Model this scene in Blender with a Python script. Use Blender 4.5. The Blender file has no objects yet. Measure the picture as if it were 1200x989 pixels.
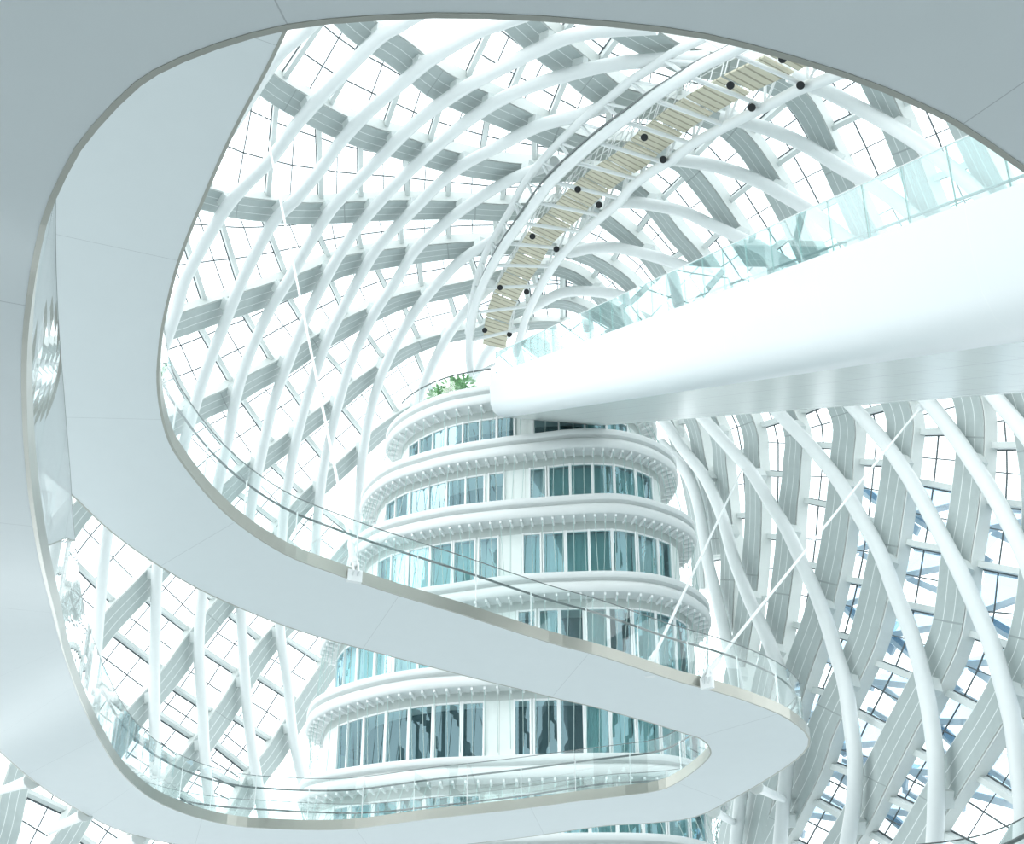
import bpy, bmesh, math, random
import numpy as np
from mathutils import Vector

random.seed(7)
C = bpy.context.scene.collection
V = Vector
CAMZ = 1.6
PITCH = math.radians(30)
FPX = 1800.0
FWD = V((0, math.cos(PITCH), math.sin(PITCH)))
UP = V((0, -math.sin(PITCH), math.cos(PITCH)))
CAM = V((0, 0, CAMZ))
ZUP = V((0, 0, 1))

# ------------------------------------------------------------------ survey helpers
def ray(p):
    return V(((p[0] - 600) / FPX, 0, 0)) + FWD + UP * ((494.5 - p[1]) / FPX)
def at_height(p, z):                       # point of the sight line at height z above the eye
    r = ray(p)
    return CAM + r * (z / r.z)
def at_dist(p, d):
    return CAM + ray(p).normalized() * d
def proj(P):
    q = P - CAM
    w = q.dot(FWD)
    return (600 + FPX * q.x / w, 494.5 - FPX * q.dot(UP) / w)

# the vault: a smooth surface through measured distances (thin plate spline)
SH = [(550, 420, 86), (600, 30, 55), (1000, 150, 58), (350, 123, 62), (230, 400, 70), (230, 850, 76),
      (1150, 550, 52), (1100, 900, 49), (880, 600, 66), (860, 800, 64), (100, 950, 66), (450, 600, 86),
      (750, 330, 72), (600, 650, 88), (850, 480, 67), (300, 40, 58), (1200, 250, 51), (60, 700, 70),
      (420, 300, 75), (900, 60, 55), (600, 950, 86)]
_P = np.array([[a / 1000, b / 1000] for a, b, c in SH]); _d = np.array([c for a, b, c in SH], float)
def _phi(r2):
    return np.where(r2 > 1e-12, 0.5 * r2 * np.log(np.maximum(r2, 1e-12)), 0.0)
_n = len(SH)
_K = _phi(((_P[:, None] - _P[None]) ** 2).sum(-1)) + np.eye(_n) * 0.004
_A = np.zeros((_n + 3, _n + 3)); _A[:_n, :_n] = _K; _A[:_n, _n] = 1; _A[:_n, _n + 1:] = _P; _A[_n, :_n] = 1; _A[_n + 1:, :_n] = _P.T
_W = np.linalg.solve(_A, np.concatenate([_d, np.zeros(3)]))
def vault_dist(p):
    q = np.array([p[0] / 1000, p[1] / 1000])
    return float(_W[:_n] @ _phi(((_P - q) ** 2).sum(-1)) + _W[_n] + _W[_n + 1:] @ q)
def vault(p, inward=0.0):
    return at_dist(p, vault_dist(p) - inward)
def vault_n(p):                             # outward normal
    a = vault((p[0] + 4, p[1])) - vault((p[0] - 4, p[1]))
    b = vault((p[0], p[1] - 4)) - vault((p[0], p[1] + 4))
    n = a.cross(b).normalized()
    return n if n.dot(ray(p)) > 0 else -n

def spline(pts, step=8.0):
    """Catmull-Rom through 2D/3D points, resampled at an even step."""
    P = [np.array(p, float) for p in pts]
    P = [2 * P[0] - P[1]] + P + [2 * P[-1] - P[-2]]
    out = []
    for i in range(1, len(P) - 2):
        p0, p1, p2, p3 = P[i - 1:i + 3]
        n = max(2, int(np.linalg.norm(p2 - p1) / step * 3))
        for k in range(n):
            t = k / n
            out.append(0.5 * (2 * p1 + (p2 - p0) * t + (2 * p0 - 5 * p1 + 4 * p2 - p3) * t * t + (3 * p1 - p0 - 3 * p2 + p3) * t ** 3))
    out.append(P[-2])
    return resample(out, step)
def resample(out, step=None, n=None):
    out = [np.array(o, float) for o in out]
    L = [0.0]
    for a, b in zip(out, out[1:]):
        L.append(L[-1] + np.linalg.norm(b - a))
    if n is None:
        n = max(2, int(round(L[-1] / step)) + 1)
    res = []
    S = np.linspace(0, L[-1], n)
    arr = np.array(out)
    return [np.array([np.interp(s, L, arr[:, k]) for k in range(arr.shape[1])]) for s in S]

# ------------------------------------------------------------------ object helpers
def mesh_obj(name, verts, faces, m, parent=None, uvs=None, smooth=False):
    me = bpy.data.meshes.new(name)
    me.from_pydata([tuple(v) for v in verts], [], faces)
    if uvs is not None:
        l = me.uv_layers.new(name='UVMap')
        for lp in me.loops:
            l.data[lp.index].uv = uvs[lp.vertex_index]
    me.materials.append(m)
    bm = bmesh.new(); bm.from_mesh(me); bmesh.ops.recalc_face_normals(bm, faces=bm.faces); bm.to_mesh(me); bm.free()
    if smooth:
        for p in me.polygons:
            p.use_smooth = True
    me.update()
    o = bpy.data.objects.new(name, me)
    C.objects.link(o)
    if parent is not None:
        o.parent = parent
        o.matrix_parent_inverse = parent.matrix_world.inverted() if parent.type != 'EMPTY' else _inv(parent)
    return o
def _inv(e):
    from mathutils import Matrix
    return Matrix.Translation(-e.location) if e.parent is None else Matrix.Identity(4)
def tag(o, label, cat, group=None, kind=None):
    o['label'] = label; o['category'] = cat
    if group: o['group'] = group
    if kind: o['kind'] = kind
    return o
def empty(name, loc, label, cat, group=None, kind=None):
    o = bpy.data.objects.new(name, None)
    C.objects.link(o); o.location = loc; o.empty_display_size = 0.3
    return tag(o, label, cat, group, kind)

class MB:
    def __init__(self): self.v = []; self.f = []; self.uv = []
    def add(self, vs, fs, uvs=None):
        b = len(self.v)
        self.v += [V(x) for x in vs]
        self.uv += list(uvs) if uvs is not None else [(0, 0)] * len(vs)
        self.f += [tuple(i + b for i in f) for f in fs]
    def box(self, c, ax, ay, az):          # half-extent vectors
        c = V(c); vs = [c + ax * i + ay * j + az * k for i in (-1, 1) for j in (-1, 1) for k in (-1, 1)]
        self.add(vs, [(0, 1, 3, 2), (4, 6, 7, 5), (0, 4, 5, 1), (2, 3, 7, 6), (0, 2, 6, 4), (1, 5, 7, 3)])
    def bar(self, a, b, w, h, side=None):  # rectangular bar from a to b
        a = V(a); b = V(b); t = (b - a)
        if t.length < 1e-6: return
        t.normalize()
        s = side if side is not None else ZUP
        x = t.cross(s)
        if x.length < 1e-3: x = t.cross(V((1, 0, 0)))
        x.normalize(); y = x.cross(t).normalized()
        self.box((a + b) / 2, (b - a) / 2, x * w / 2, y * h / 2)
    def tube(self, pts, r, seg=10, caps=True):
        pts = [V(p) for p in pts]; n = len(pts)
        if n < 2: return
        T = [(pts[min(i + 1, n - 1)] - pts[max(i - 1, 0)]).normalized() for i in range(n)]
        x = T[0].cross(ZUP)
        if x.length < 1e-3: x = T[0].cross(V((1, 0, 0)))
        x.normalize()
        vs = []
        for i in range(n):
            x = (x - T[i] * x.dot(T[i])).normalized()
            y = T[i].cross(x)
            rr = r[i] if isinstance(r, (list, tuple)) else r
            for k in range(seg):
                a = 2 * math.pi * k / seg
                vs.append(pts[i] + (x * math.cos(a) + y * math.sin(a)) * rr)
        fs = []
        for i in range(n - 1):
            for k in range(seg):
                k2 = (k + 1) % seg
                fs.append((i * seg + k, i * seg + k2, (i + 1) * seg + k2, (i + 1) * seg + k))
        if caps:
            fs.append(tuple(range(seg - 1, -1, -1))); fs.append(tuple((n - 1) * seg + k for k in range(seg)))
        self.add(vs, fs)
    def sweep(self, rings, closed=False, uvs=None, caps=True):
        """rings: list of equal-length lists of points (open path, closed ring)."""
        m = len(rings[0]); vs = [p for r in rings for p in r]; fs = []
        n = len(rings)
        for i in range(n if closed else n - 1):
            j = (i + 1) % n
            for k in range(m):
                k2 = (k + 1) % m
                fs.append((i * m + k, i * m + k2, j * m + k2, j * m + k))
        if caps and not closed:
            fs.append(tuple(range(m - 1, -1, -1))); fs.append(tuple((n - 1) * m + k for k in range(m)))
        self.add(vs, fs, uvs)
    def strip(self, A, B, uvs=None):
        n = len(A); self.add(list(A) + list(B), [(i, i + 1, n + i + 1, n + i) for i in range(n - 1)], uvs)
    def build(self, name, m, parent=None, smooth=False, uv=False):
        o = mesh_obj(name, self.v, self.f, m, parent, self.uv if uv else None, smooth)
        if smooth:
            o.data.set_sharp_from_angle(angle=math.radians(40))
        return o

# ------------------------------------------------------------------ materials
def lin(c):
    return tuple((x / 12.92 if x <= 0.04045 else ((x + 0.055) / 1.055) ** 2.4) for x in c)
def new_mat(name):
    m = bpy.data.materials.new(name); m.use_nodes = True
    nt = m.node_tree; nt.nodes.clear()
    return m, nt, nt.nodes.new('ShaderNodeOutputMaterial')
def paint(name, col, rough=0.5, metal=0.0, spec=0.5, mottle=0.04, scale=3.0, bump=0.0):
    m, nt, out = new_mat(name)
    b = nt.nodes.new('ShaderNodeBsdfPrincipled')
    b.inputs['Roughness'].default_value = rough; b.inputs['Metallic'].default_value = metal
    b.inputs['Specular IOR Level'].default_value = spec
    tc = nt.nodes.new('ShaderNodeTexCoord'); no = nt.nodes.new('ShaderNodeTexNoise')
    no.inputs['Scale'].default_value = scale; no.inputs['Detail'].default_value = 4
    nt.links.new(tc.outputs['Object'], no.inputs['Vector'])
    mr = nt.nodes.new('ShaderNodeMapRange'); mr.inputs['To Min'].default_value = 1 - mottle; mr.inputs['To Max'].default_value = 1 + mottle
    nt.links.new(no.outputs['Fac'], mr.inputs['Value'])
    mx = nt.nodes.new('ShaderNodeVectorMath'); mx.operation = 'SCALE'; mx.inputs[0].default_value = col
    nt.links.new(mr.outputs['Result'], mx.inputs['Scale'])
    nt.links.new(mx.outputs['Vector'], b.inputs['Base Color'])
    nt.links.new(b.outputs['BSDF'], out.inputs['Surface'])
    m['bsdf'] = b.name
    return m
def panelled(name, col, line, across, along, lw_v, lw_u, rough=0.5, line2=None, bow=0.0, spec=0.5, mottle=0.06):
    """UV u = metres along, v = 0..1 (or metres) across; thin joints at multiples."""
    m = paint(name, col, rough, spec=spec, mottle=mottle); nt = m.node_tree; b = nt.nodes[m['bsdf']]
    uv = nt.nodes.new('ShaderNodeUVMap'); sp = nt.nodes.new('ShaderNodeSeparateXYZ'); nt.links.new(uv.outputs['UV'], sp.inputs['Vector'])
    def joint(sock, period, width):
        mo = nt.nodes.new('ShaderNodeMath'); mo.operation = 'PINGPONG'; mo.inputs[1].default_value = period / 2
        ad = nt.nodes.new('ShaderNodeMath'); ad.operation = 'ADD'; ad.inputs[1].default_value = 0.0
        nt.links.new(sock, ad.inputs[0]); nt.links.new(ad.outputs[0], mo.inputs[0])
        lt = nt.nodes.new('ShaderNodeMath'); lt.operation = 'LESS_THAN'; lt.inputs[1].default_value = width
        nt.links.new(mo.outputs[0], lt.inputs[0])
        return lt.outputs[0]
    src = b.inputs['Base Color'].links[0].from_socket
    for sock, per, w, c in ((sp.outputs['Y'], across, lw_v, line), (sp.outputs['X'], along, lw_u, line2 or line)):
        if per is None: continue
        mix = nt.nodes.new('ShaderNodeMix'); mix.data_type = 'RGBA'
        nt.links.new(joint(sock, per, w), mix.inputs[0]); nt.links.new(src, mix.inputs[6]); mix.inputs[7].default_value = (*c, 1)
        src = mix.outputs[2]
    nt.links.new(src, b.inputs['Base Color'])
    return m
def glass(name, tint, refl=1.0, ior=1.5, rough=0.0, gcol=(1, 1, 1), base=0.0):
    m, nt, out = new_mat(name)
    tr = nt.nodes.new('ShaderNodeBsdfTransparent'); tr.inputs['Color'].default_value = (*tint, 1)
    gl = nt.nodes.new('ShaderNodeBsdfGlossy'); gl.inputs['Roughness'].default_value = rough; gl.inputs['Color'].default_value = (*gcol, 1)
    lw = nt.nodes.new('ShaderNodeLayerWeight'); lw.inputs['Blend'].default_value = 0.5
    pw = nt.nodes.new('ShaderNodeMath'); pw.operation = 'POWER'; pw.inputs[1].default_value = 4.5
    nt.links.new(lw.outputs['Facing'], pw.inputs[0])
    f0 = ((ior - 1) / (ior + 1)) ** 2
    mu = nt.nodes.new('ShaderNodeMath'); mu.operation = 'MULTIPLY_ADD'; mu.inputs[1].default_value = refl * (1 - f0); mu.inputs[2].default_value = base + f0 * refl
    mu.use_clamp = True
    nt.links.new(pw.outputs[0], mu.inputs[0])
    mx = nt.nodes.new('ShaderNodeMixShader')
    nt.links.new(mu.outputs[0], mx.inputs['Fac']); nt.links.new(tr.outputs[0], mx.inputs[1]); nt.links.new(gl.outputs[0], mx.inputs[2])
    nt.links.new(mx.outputs[0], out.inputs['Surface'])
    return m

WHITE = paint('white_paint', (0.86, 0.88, 0.88), 0.35, mottle=0.02)
TUBE = paint('white_tube_paint', (0.74, 0.77, 0.77), 0.4, mottle=0.03)
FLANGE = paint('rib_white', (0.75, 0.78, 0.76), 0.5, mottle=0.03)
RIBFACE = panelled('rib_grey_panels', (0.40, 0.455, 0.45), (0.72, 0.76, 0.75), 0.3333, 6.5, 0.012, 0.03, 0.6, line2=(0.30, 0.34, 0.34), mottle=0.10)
SOFFIT = panelled('walkway_soffit_white', (0.78, 0.82, 0.83), (0.56, 0.59, 0.6), None, 5.6, 0.0, 0.005, 0.45, mottle=0.015)
STEEL = paint('brushed_steel', (0.42, 0.42, 0.38), 0.28, metal=0.85, mottle=0.1, scale=1.2)
DARKRAIL = paint('dark_handrail', (0.16, 0.18, 0.18), 0.35, metal=0.4)
OUTER = paint('outer_steel_blue', (0.55, 0.65, 0.73), 0.5)
DARKLINE = paint('dark_gasket', (0.09, 0.11, 0.12), 0.5)
MULL = paint('mullion_grey_white', (0.66, 0.70, 0.69), 0.5, mottle=0.05)
BRIDGE = panelled('bridge_white_panels', (0.70, 0.735, 0.75), (0.74, 0.77, 0.77), None, 5.0, 0.0, 0.006, 0.3, mottle=0.01)
BRSOFF = panelled('bridge_soffit_panels', (0.58, 0.62, 0.61), (0.42, 0.46, 0.46), 0.98, 1.15, 0.010, 0.010, 0.24, mottle=0.02)
DECK = panelled('catwalk_boards', (0.60, 0.57, 0.45), (0.34, 0.32, 0.24), 10.0, 0.42, 0.0, 0.05, 0.7, mottle=0.1)
BLACK = paint('black_lamp', (0.02, 0.022, 0.024), 0.4)
LENS = paint('lamp_lens', (0.015, 0.017, 0.02), 0.3)
SLAB = paint('tower_slab_white', (0.72, 0.75, 0.745), 0.4, mottle=0.02)
WALLP = panelled('tower_wall_panels', (0.78, 0.84, 0.82), (0.55, 0.6, 0.58), None, 0.55, 0, 0.012, 0.5)
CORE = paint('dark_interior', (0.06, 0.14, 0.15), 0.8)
CURT = paint('teal_curtain', (0.50, 0.74, 0.73), 0.8, mottle=0.08, scale=2)
CURTW = paint('white_curtain', (0.85, 0.9, 0.9), 0.8, mottle=0.05, scale=2)
WIRE = paint('wire_green_grey', (0.42, 0.55, 0.53), 0.5)
LEAF = paint('leaf_green', (0.34, 0.60, 0.30), 0.6, mottle=0.4, scale=9)
FLOORM = panelled('stone_floor', (0.46, 0.49, 0.50), (0.35, 0.37, 0.37), 1.2, 1.2, 0.006, 0.006, 0.35)
GLASS_RAIL = glass('balustrade_glass', (0.965, 0.993, 0.99), 1.0)
GLASS_BR = glass('bridge_balustrade_glass', (0.82, 0.95, 0.95), 1.0)
GLASS_SKY = glass('vault_glass', (0.97, 0.99, 1.0), 0.5)
GLASS_WIN = glass('tower_window_glass', (0.78, 0.94, 0.95), 1.3, gcol=(0.60, 0.88, 0.97), base=0.13)
GLASS_BLUE = glass('blue_facet_glass', (0.50, 0.66, 0.78), 0.6)

# ------------------------------------------------------------------ traced centre lines (photo survey)
RIBS = [
 ('R00', [(1075, 40), (1105, 100), (1133, 160), (1155, 205), (1190, 270), (1240, 360), (1285, 450), (1310, 560), (1310, 680), (1290, 790), (1255, 880), (1210, 960), (1170, 1030)], [28, 32, 36, 38, 38],
  'wide grey roof rib seen through the glass at the far right, nearest the walkway overhead'),
 ('R0', [(985, 20), (1010, 70), (1030, 110), (1047, 147), (1063, 187), (1085, 245), (1130, 340), (1170, 410), (1200, 485), (1215, 580), (1212, 680), (1200, 753), (1183, 793), (1160, 837), (1127, 890), (1097, 937), (1067, 988), (1040, 1030)], [30, 30, 33, 38, 40, 40],
  'wide grey roof rib curving back in at the lower right corner'),
 ('A', [(690, 8), (737, 37), (767, 53), (800, 70), (860, 83), (913, 100), (945, 130), (973, 187), (995, 235), (1020, 285), (1070, 360), (1110, 420), (1135, 473), (1137, 530), (1130, 597), (1120, 658), (1110, 737), (1087, 793), (1057, 850), (1030, 903), (1007, 950), (985, 988), (960, 1030)], [36, 33, 26, 30, 33, 36, 38, 37, 36],
  'wide grey roof rib crossing behind the top end of the catwalk'),
 ('B', [(590, 8), (613, 30), (640, 54), (667, 74), (697, 99), (730, 119), (790, 130), (835, 141), (868, 165), (897, 205), (925, 255), (960, 325), (1010, 405), (1052, 480), (1052, 530), (1043, 597), (1033, 658), (1013, 743), (987, 803), (963, 853), (947, 900), (917, 960), (903, 988), (885, 1030)], [40, 38, 24, 26, 30, 33, 35, 34, 34, 32],
  'wide grey roof rib from the top middle down to just right of the walkway tip'),
 ('C', [(395, 8), (427, 37), (467, 62), (510, 97), (550, 117), (597, 137), (640, 157), (690, 174), (740, 178), (790, 187), (815, 210), (840, 243), (865, 280), (905, 340), (950, 420), (987, 487), (987, 537), (982, 597), (973, 658), (957, 723), (940, 770), (927, 810), (905, 890), (893, 930), (880, 988), (870, 1030)], [36, 37, 28, 22, 22, 26, 30, 32, 32, 30],
  'wide grey roof rib running from the upper left and ending behind the walkway tip'),
 ('D', [(230, 30), (310, 97), (350, 123), (393, 146), (427, 160), (467, 172), (517, 187), (567, 198), (613, 203), (670, 203), (723, 212), (760, 238), (790, 275), (820, 310), (870, 390), (925, 493), (928, 547), (923, 597), (919, 658), (907, 743), (890, 820), (865, 930), (850, 1000)], [32, 31, 26, 19, 18, 20, 25, 25, 25],
  'wide grey roof rib springing from the upper left walkway edge beside the rod anchor'),
 ('E', [(150, 215), (240, 233), (273, 242), (313, 247), (353, 250), (400, 249), (443, 247), (500, 246), (550, 247), (590, 249), (640, 246), (687, 247), (720, 267), (755, 298), (780, 332), (830, 410), (875, 495), (881, 537), (883, 597), (880, 658), (870, 740), (850, 840)], [28, 27, 24, 18, 15, 18, 22, 22],
  'grey roof rib lying almost level across the upper left glazing'),
 ('F', [(130, 405), (205, 383), (233, 373), (293, 353), (360, 330), (400, 313), (440, 305), (493, 298), (540, 293), (590, 290), (640, 291), (680, 300), (715, 318), (745, 345), (795, 420), (837, 503), (844, 547), (848, 590), (853, 657), (850, 740)], [28, 27, 22, 15, 14, 16, 18],
  'grey roof rib meeting the left walkway edge where the glass rail begins'),
 ('G', [(40, 680), (70, 635), (95, 600), (140, 553), (190, 508), (240, 479), (267, 467), (300, 447), (333, 430), (367, 407), (400, 387), (433, 370), (473, 353), (510, 345), (550, 336), (600, 320), (649, 317), (690, 337), (740, 400), (790, 460), (812, 500), (820, 540), (830, 580), (838, 650)], [28, 25, 23, 20, 14, 12, 14, 16],
  'grey roof rib passing low over the catwalk end and behind the left glass rail'),
 ('H', [(-5, 1010), (8, 970), (22, 910), (50, 845), (85, 790), (127, 733), (177, 680), (225, 625), (270, 575), (307, 542), (333, 523), (360, 500), (400, 470), (420, 453), (447, 433), (477, 413), (510, 400), (550, 391), (590, 386), (640, 381), (690, 385)], [34, 28, 26, 22, 18, 12, 9],
  'grey roof rib rising from the bottom left corner to the foot of the catwalk'),
 ('RH', [(556, 391), (578, 380), (600, 370), (630, 358), (661, 357), (690, 368), (720, 392), (750, 430), (775, 478), (794, 525), (807, 572), (815, 620), (819, 690)], [10, 11, 12, 13, 15],
  'narrow grey roof rib above the left bridge glass and along the right tower side'),
 ('I', [(55, 1020), (78, 985), (95, 955), (125, 893), (157, 843), (180, 817), (207, 783), (230, 750), (263, 710), (315, 650), (340, 610), (367, 580), (400, 550), (425, 527), (450, 505), (480, 485), (520, 465)], [30, 26, 25, 22, 18, 15],
  'grey roof rib in the lower left opening that rises to the tower roof edge'),
 ('J', [(140, 1015), (170, 970), (213, 905), (233, 880), (263, 837), (280, 810), (300, 777), (323, 747), (365, 700), (400, 655), (440, 610)], [27, 25, 22, 18],
  'grey roof rib in the middle of the lower left opening between tower and glass rail'),
 ('K', [(225, 1035), (255, 990), (283, 947), (300, 913), (320, 887), (337, 860), (370, 807), (410, 750)], [25, 24, 22],
  'grey roof rib in the lower left opening tight beside the tower'),
]
TUBES = [
 ('T0', [(385, 8), (353, 40), (330, 60), (310, 87), (280, 135), (245, 190), (210, 260)], 'white roof tube at the upper left corner of the glazing, beside the walkway edge'),
 ('Ta', [(515, 2), (470, 28), (443, 45), (400, 88), (350, 143), (317, 187), (273, 233), (247, 273), (217, 328), (206, 367), (180, 440), (155, 520), (135, 590), (127, 620), (122, 658), (117, 710), (113, 760), (110, 830), (105, 900)], 'white roof tube second from the upper left corner, passing behind the left walkway'),
 ('Tb', [(640, 8), (587, 27), (557, 38), (507, 68), (477, 92), (433, 130), (400, 165), (377, 197), (350, 230), (323, 257), (305, 287), (283, 330), (263, 380), (247, 420), (233, 460), (213, 530), (196, 600), (187, 650), (184, 670), (182, 743), (181, 810), (182, 883), (184, 960)], 'white roof tube third from the upper left, upright in the lower left opening'),
 ('Tc', [(770, 32), (713, 35), (667, 43), (633, 57), (587, 80), (533, 110), (483, 148), (443, 188), (400, 232), (383, 253), (360, 290), (337, 330), (317, 362), (293, 413), (277, 463), (267, 517), (255, 570), (245, 630), (237, 697), (233, 760), (237, 827), (240, 887), (247, 950), (255, 1000)], 'white roof tube arching below the top walkway and crossing the hanging rod'),
 ('Td', [(830, 68), (800, 69), (777, 70), (720, 75), (667, 87), (607, 107), (560, 133), (510, 173), (467, 213), (427, 257), (400, 295), (380, 330), (360, 370), (337, 427), (320, 473), (307, 530), (295, 590), (286, 660), (283, 717), (287, 793), (293, 860), (303, 923), (312, 980)], 'white roof tube leaving the catwalk truss near its upper end toward the left'),
 ('Te', [(715, 122), (683, 134), (633, 147), (587, 170), (533, 200), (483, 247), (443, 290), (420, 328), (400, 365), (383, 400), (363, 457), (347, 517), (335, 583), (330, 640), (328, 733), (337, 800), (343, 860), (355, 920)], 'white roof tube from the upper catwalk truss down to beside the tower base'),
 ('Tf', [(650, 190), (633, 197), (600, 210), (560, 233), (523, 260), (487, 293), (465, 328), (443, 360), (427, 390), (413, 420), (400, 460), (390, 500), (380, 543), (374, 590), (370, 647), (370, 720)], 'white roof tube from the middle of the catwalk truss down left of the tower'),
 ('Tg', [(592, 273), (580, 280), (543, 303), (517, 328), (490, 360), (467, 397), (447, 440), (433, 487), (424, 543), (420, 597), (418, 640)], 'white roof tube running down tight against the left side of the tower slabs'),
 ('Th', [(577, 333), (550, 360), (527, 390), (507, 427), (493, 460), (485, 490)], 'white roof tube ending behind the tower roof left of the catwalk foot'),
 ('Ti', [(600, 385), (573, 410), (560, 433), (552, 446)], 'short white roof tube directly below the catwalk foot'),
 ('R1', [(925, 88), (960, 103), (1000, 123), (1043, 147), (1083, 173), (1133, 213), (1190, 275), (1240, 340), (1300, 430), (1345, 520)], 'white roof tube at the upper right, closest under the top walkway edge'),
 ('R2', [(845, 138), (870, 142), (910, 155), (943, 170), (987, 197), (1027, 220), (1067, 250), (1120, 305), (1180, 380), (1230, 450), (1280, 530), (1320, 630)], 'white roof tube second below the top walkway edge at the upper right'),
 ('R3', [(790, 187), (800, 188), (840, 195), (883, 210), (920, 230), (953, 250), (983, 273), (1040, 320), (1110, 395), (1170, 470), (1210, 520), (1250, 590), (1280, 670), (1300, 780), (1305, 900)], 'white roof tube right of the catwalk, seen again at the bridge soffit right end'),
 ('R4', [(713, 238), (750, 238), (800, 248), (833, 263), (880, 285), (910, 302), (970, 345), (1040, 415), (1093, 477), (1123, 517), (1147, 553), (1170, 590), (1200, 650), (1225, 720), (1243, 800), (1248, 900), (1245, 1000)], 'white roof tube from mid catwalk to the right frame edge below the bridge'),
 ('R5', [(668, 296), (700, 290), (737, 293), (800, 312), (850, 340), (910, 390), (960, 435), (1007, 485), (1040, 523), (1067, 563), (1090, 603), (1120, 660), (1140, 703), (1160, 750), (1173, 793), (1187, 847), (1193, 893), (1199, 943), (1198, 1000)], 'white roof tube sweeping down to the lower right corner of the glazing'),
 ('R6', [(622, 363), (641, 351), (659, 343), (682, 341), (708, 343), (734, 349), (790, 375), (850, 420), (920, 492), (950, 523), (980, 560), (1003, 597), (1030, 645), (1050, 697), (1067, 740), (1080, 787), (1090, 837), (1097, 893), (1097, 943), (1095, 988), (1090, 1030)], 'white roof tube sweeping down second from the lower right corner'),
 ('RL2', [(745, 405), (790, 450), (830, 497), (857, 527), (880, 553), (903, 590), (923, 623), (940, 660), (957, 697), (970, 733), (980, 767), (990, 800), (997, 847), (1002, 893), (1000, 943), (993, 988), (985, 1030)], 'white roof tube bending down just right of the walkway tip'),
 ('RL1', [(750, 455), (784, 502), (800, 526), (826, 560), (846, 605), (860, 655), (880, 707), (897, 743), (910, 777), (920, 810), (927, 860), (921, 910), (914, 988), (910, 1030)], 'white roof tube passing behind the walkway tip'),
 ('RL0', [(775, 520), (800, 548), (812, 570), (820, 600), (830, 660), (840, 700), (848, 735), (855, 765), (863, 800), (870, 860), (868, 930), (862, 990), (860, 1030)], 'white roof tube squeezed against the right side of the tower slabs'),
]

# ------------------------------------------------------------------ vault ribs
RIB_DEPTH = 0.45
rib_px = {}
for key, pts, ws, label in RIBS:
    px = spline(pts, 9)
    n = len(px)
    wv = np.interp(np.linspace(0, 1, n), np.linspace(0, 1, len(ws)), ws)
    rib_px[key] = px
    Lf, Rf, Lb, Rb, U = [], [], [], [], [0.0]
    for i, p in enumerate(px):
        t = px[min(i + 1, n - 1)] - px[max(i - 1, 0)]; t = t / np.linalg.norm(t); s = np.array([-t[1], t[0]]) * wv[i] / 2
        l, r = vault(p + s), vault(p - s)
        nn = vault_n(p)
        Lf.append(l); Rf.append(r); Lb.append(l + nn * RIB_DEPTH); Rb.append(r + nn * RIB_DEPTH)
        if i: U.append(U[-1] + (vault(p) - vault(px[i - 1])).length)
    root = empty('shell_rib', vault(px[n // 2]), label, 'roof rib', 'wide grey roof ribs of the vault')
    mb = MB(); mb.sweep([[Lf[i], Rf[i], Rb[i], Lb[i]] for i in range(n)]); mb.build('box_beam', FLANGE, root)
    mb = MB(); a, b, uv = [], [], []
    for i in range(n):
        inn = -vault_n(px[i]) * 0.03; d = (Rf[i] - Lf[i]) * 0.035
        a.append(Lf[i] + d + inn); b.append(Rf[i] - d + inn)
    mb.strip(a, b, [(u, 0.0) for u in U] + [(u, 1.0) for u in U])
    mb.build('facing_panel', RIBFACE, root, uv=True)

# ------------------------------------------------------------------ vault tubes with saddle brackets on the ribs
def crossings(P, Q):
    out = []
    for i in range(len(P) - 1):
        p, r = P[i], P[i + 1] - P[i]
        for j in range(len(Q) - 1):
            q, s = Q[j], Q[j + 1] - Q[j]
            den = r[0] * s[1] - r[1] * s[0]
            if abs(den) < 1e-9: continue
            w = q - p
            t = (w[0] * s[1] - w[1] * s[0]) / den; u = (w[0] * r[1] - w[1] * r[0]) / den
            if 0 <= t < 1 and 0 <= u < 1: out.append((p + r * t, r / np.linalg.norm(r)))
    return out
TUBE_R, TUBE_IN = 0.265, 0.52
for key, pts, label in TUBES:
    px = spline(pts, 9)
    P3 = [vault(p, min(2.4, TUBE_IN / max(0.2, vault_n(p).dot(ray(p).normalized())))) for p in px]
    root = empty('shell_tube', P3[len(P3) // 2], label, 'roof tube', 'white roof tubes of the vault')
    mb = MB(); mb.tube(P3, TUBE_R, 12); mb.build('tube', TUBE, root, smooth=True)
    for rk, rp in rib_px.items():
        for c, t in crossings(px, rp):
            n = vault_n(c); tt = (vault(c + t * 5) - vault(c - t * 5)).normalized(); s = tt.cross(n).normalized()
            mb = MB()
            q = vault(c, min(2.4, TUBE_IN / max(0.2, n.dot(ray(c).normalized()))))
            mb.box(q + n * (TUBE_IN * 0.5), tt * 0.26, s * 0.13, n * (TUBE_IN * 0.5))
            mb.build('saddle_bracket', MULL, root)

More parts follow.
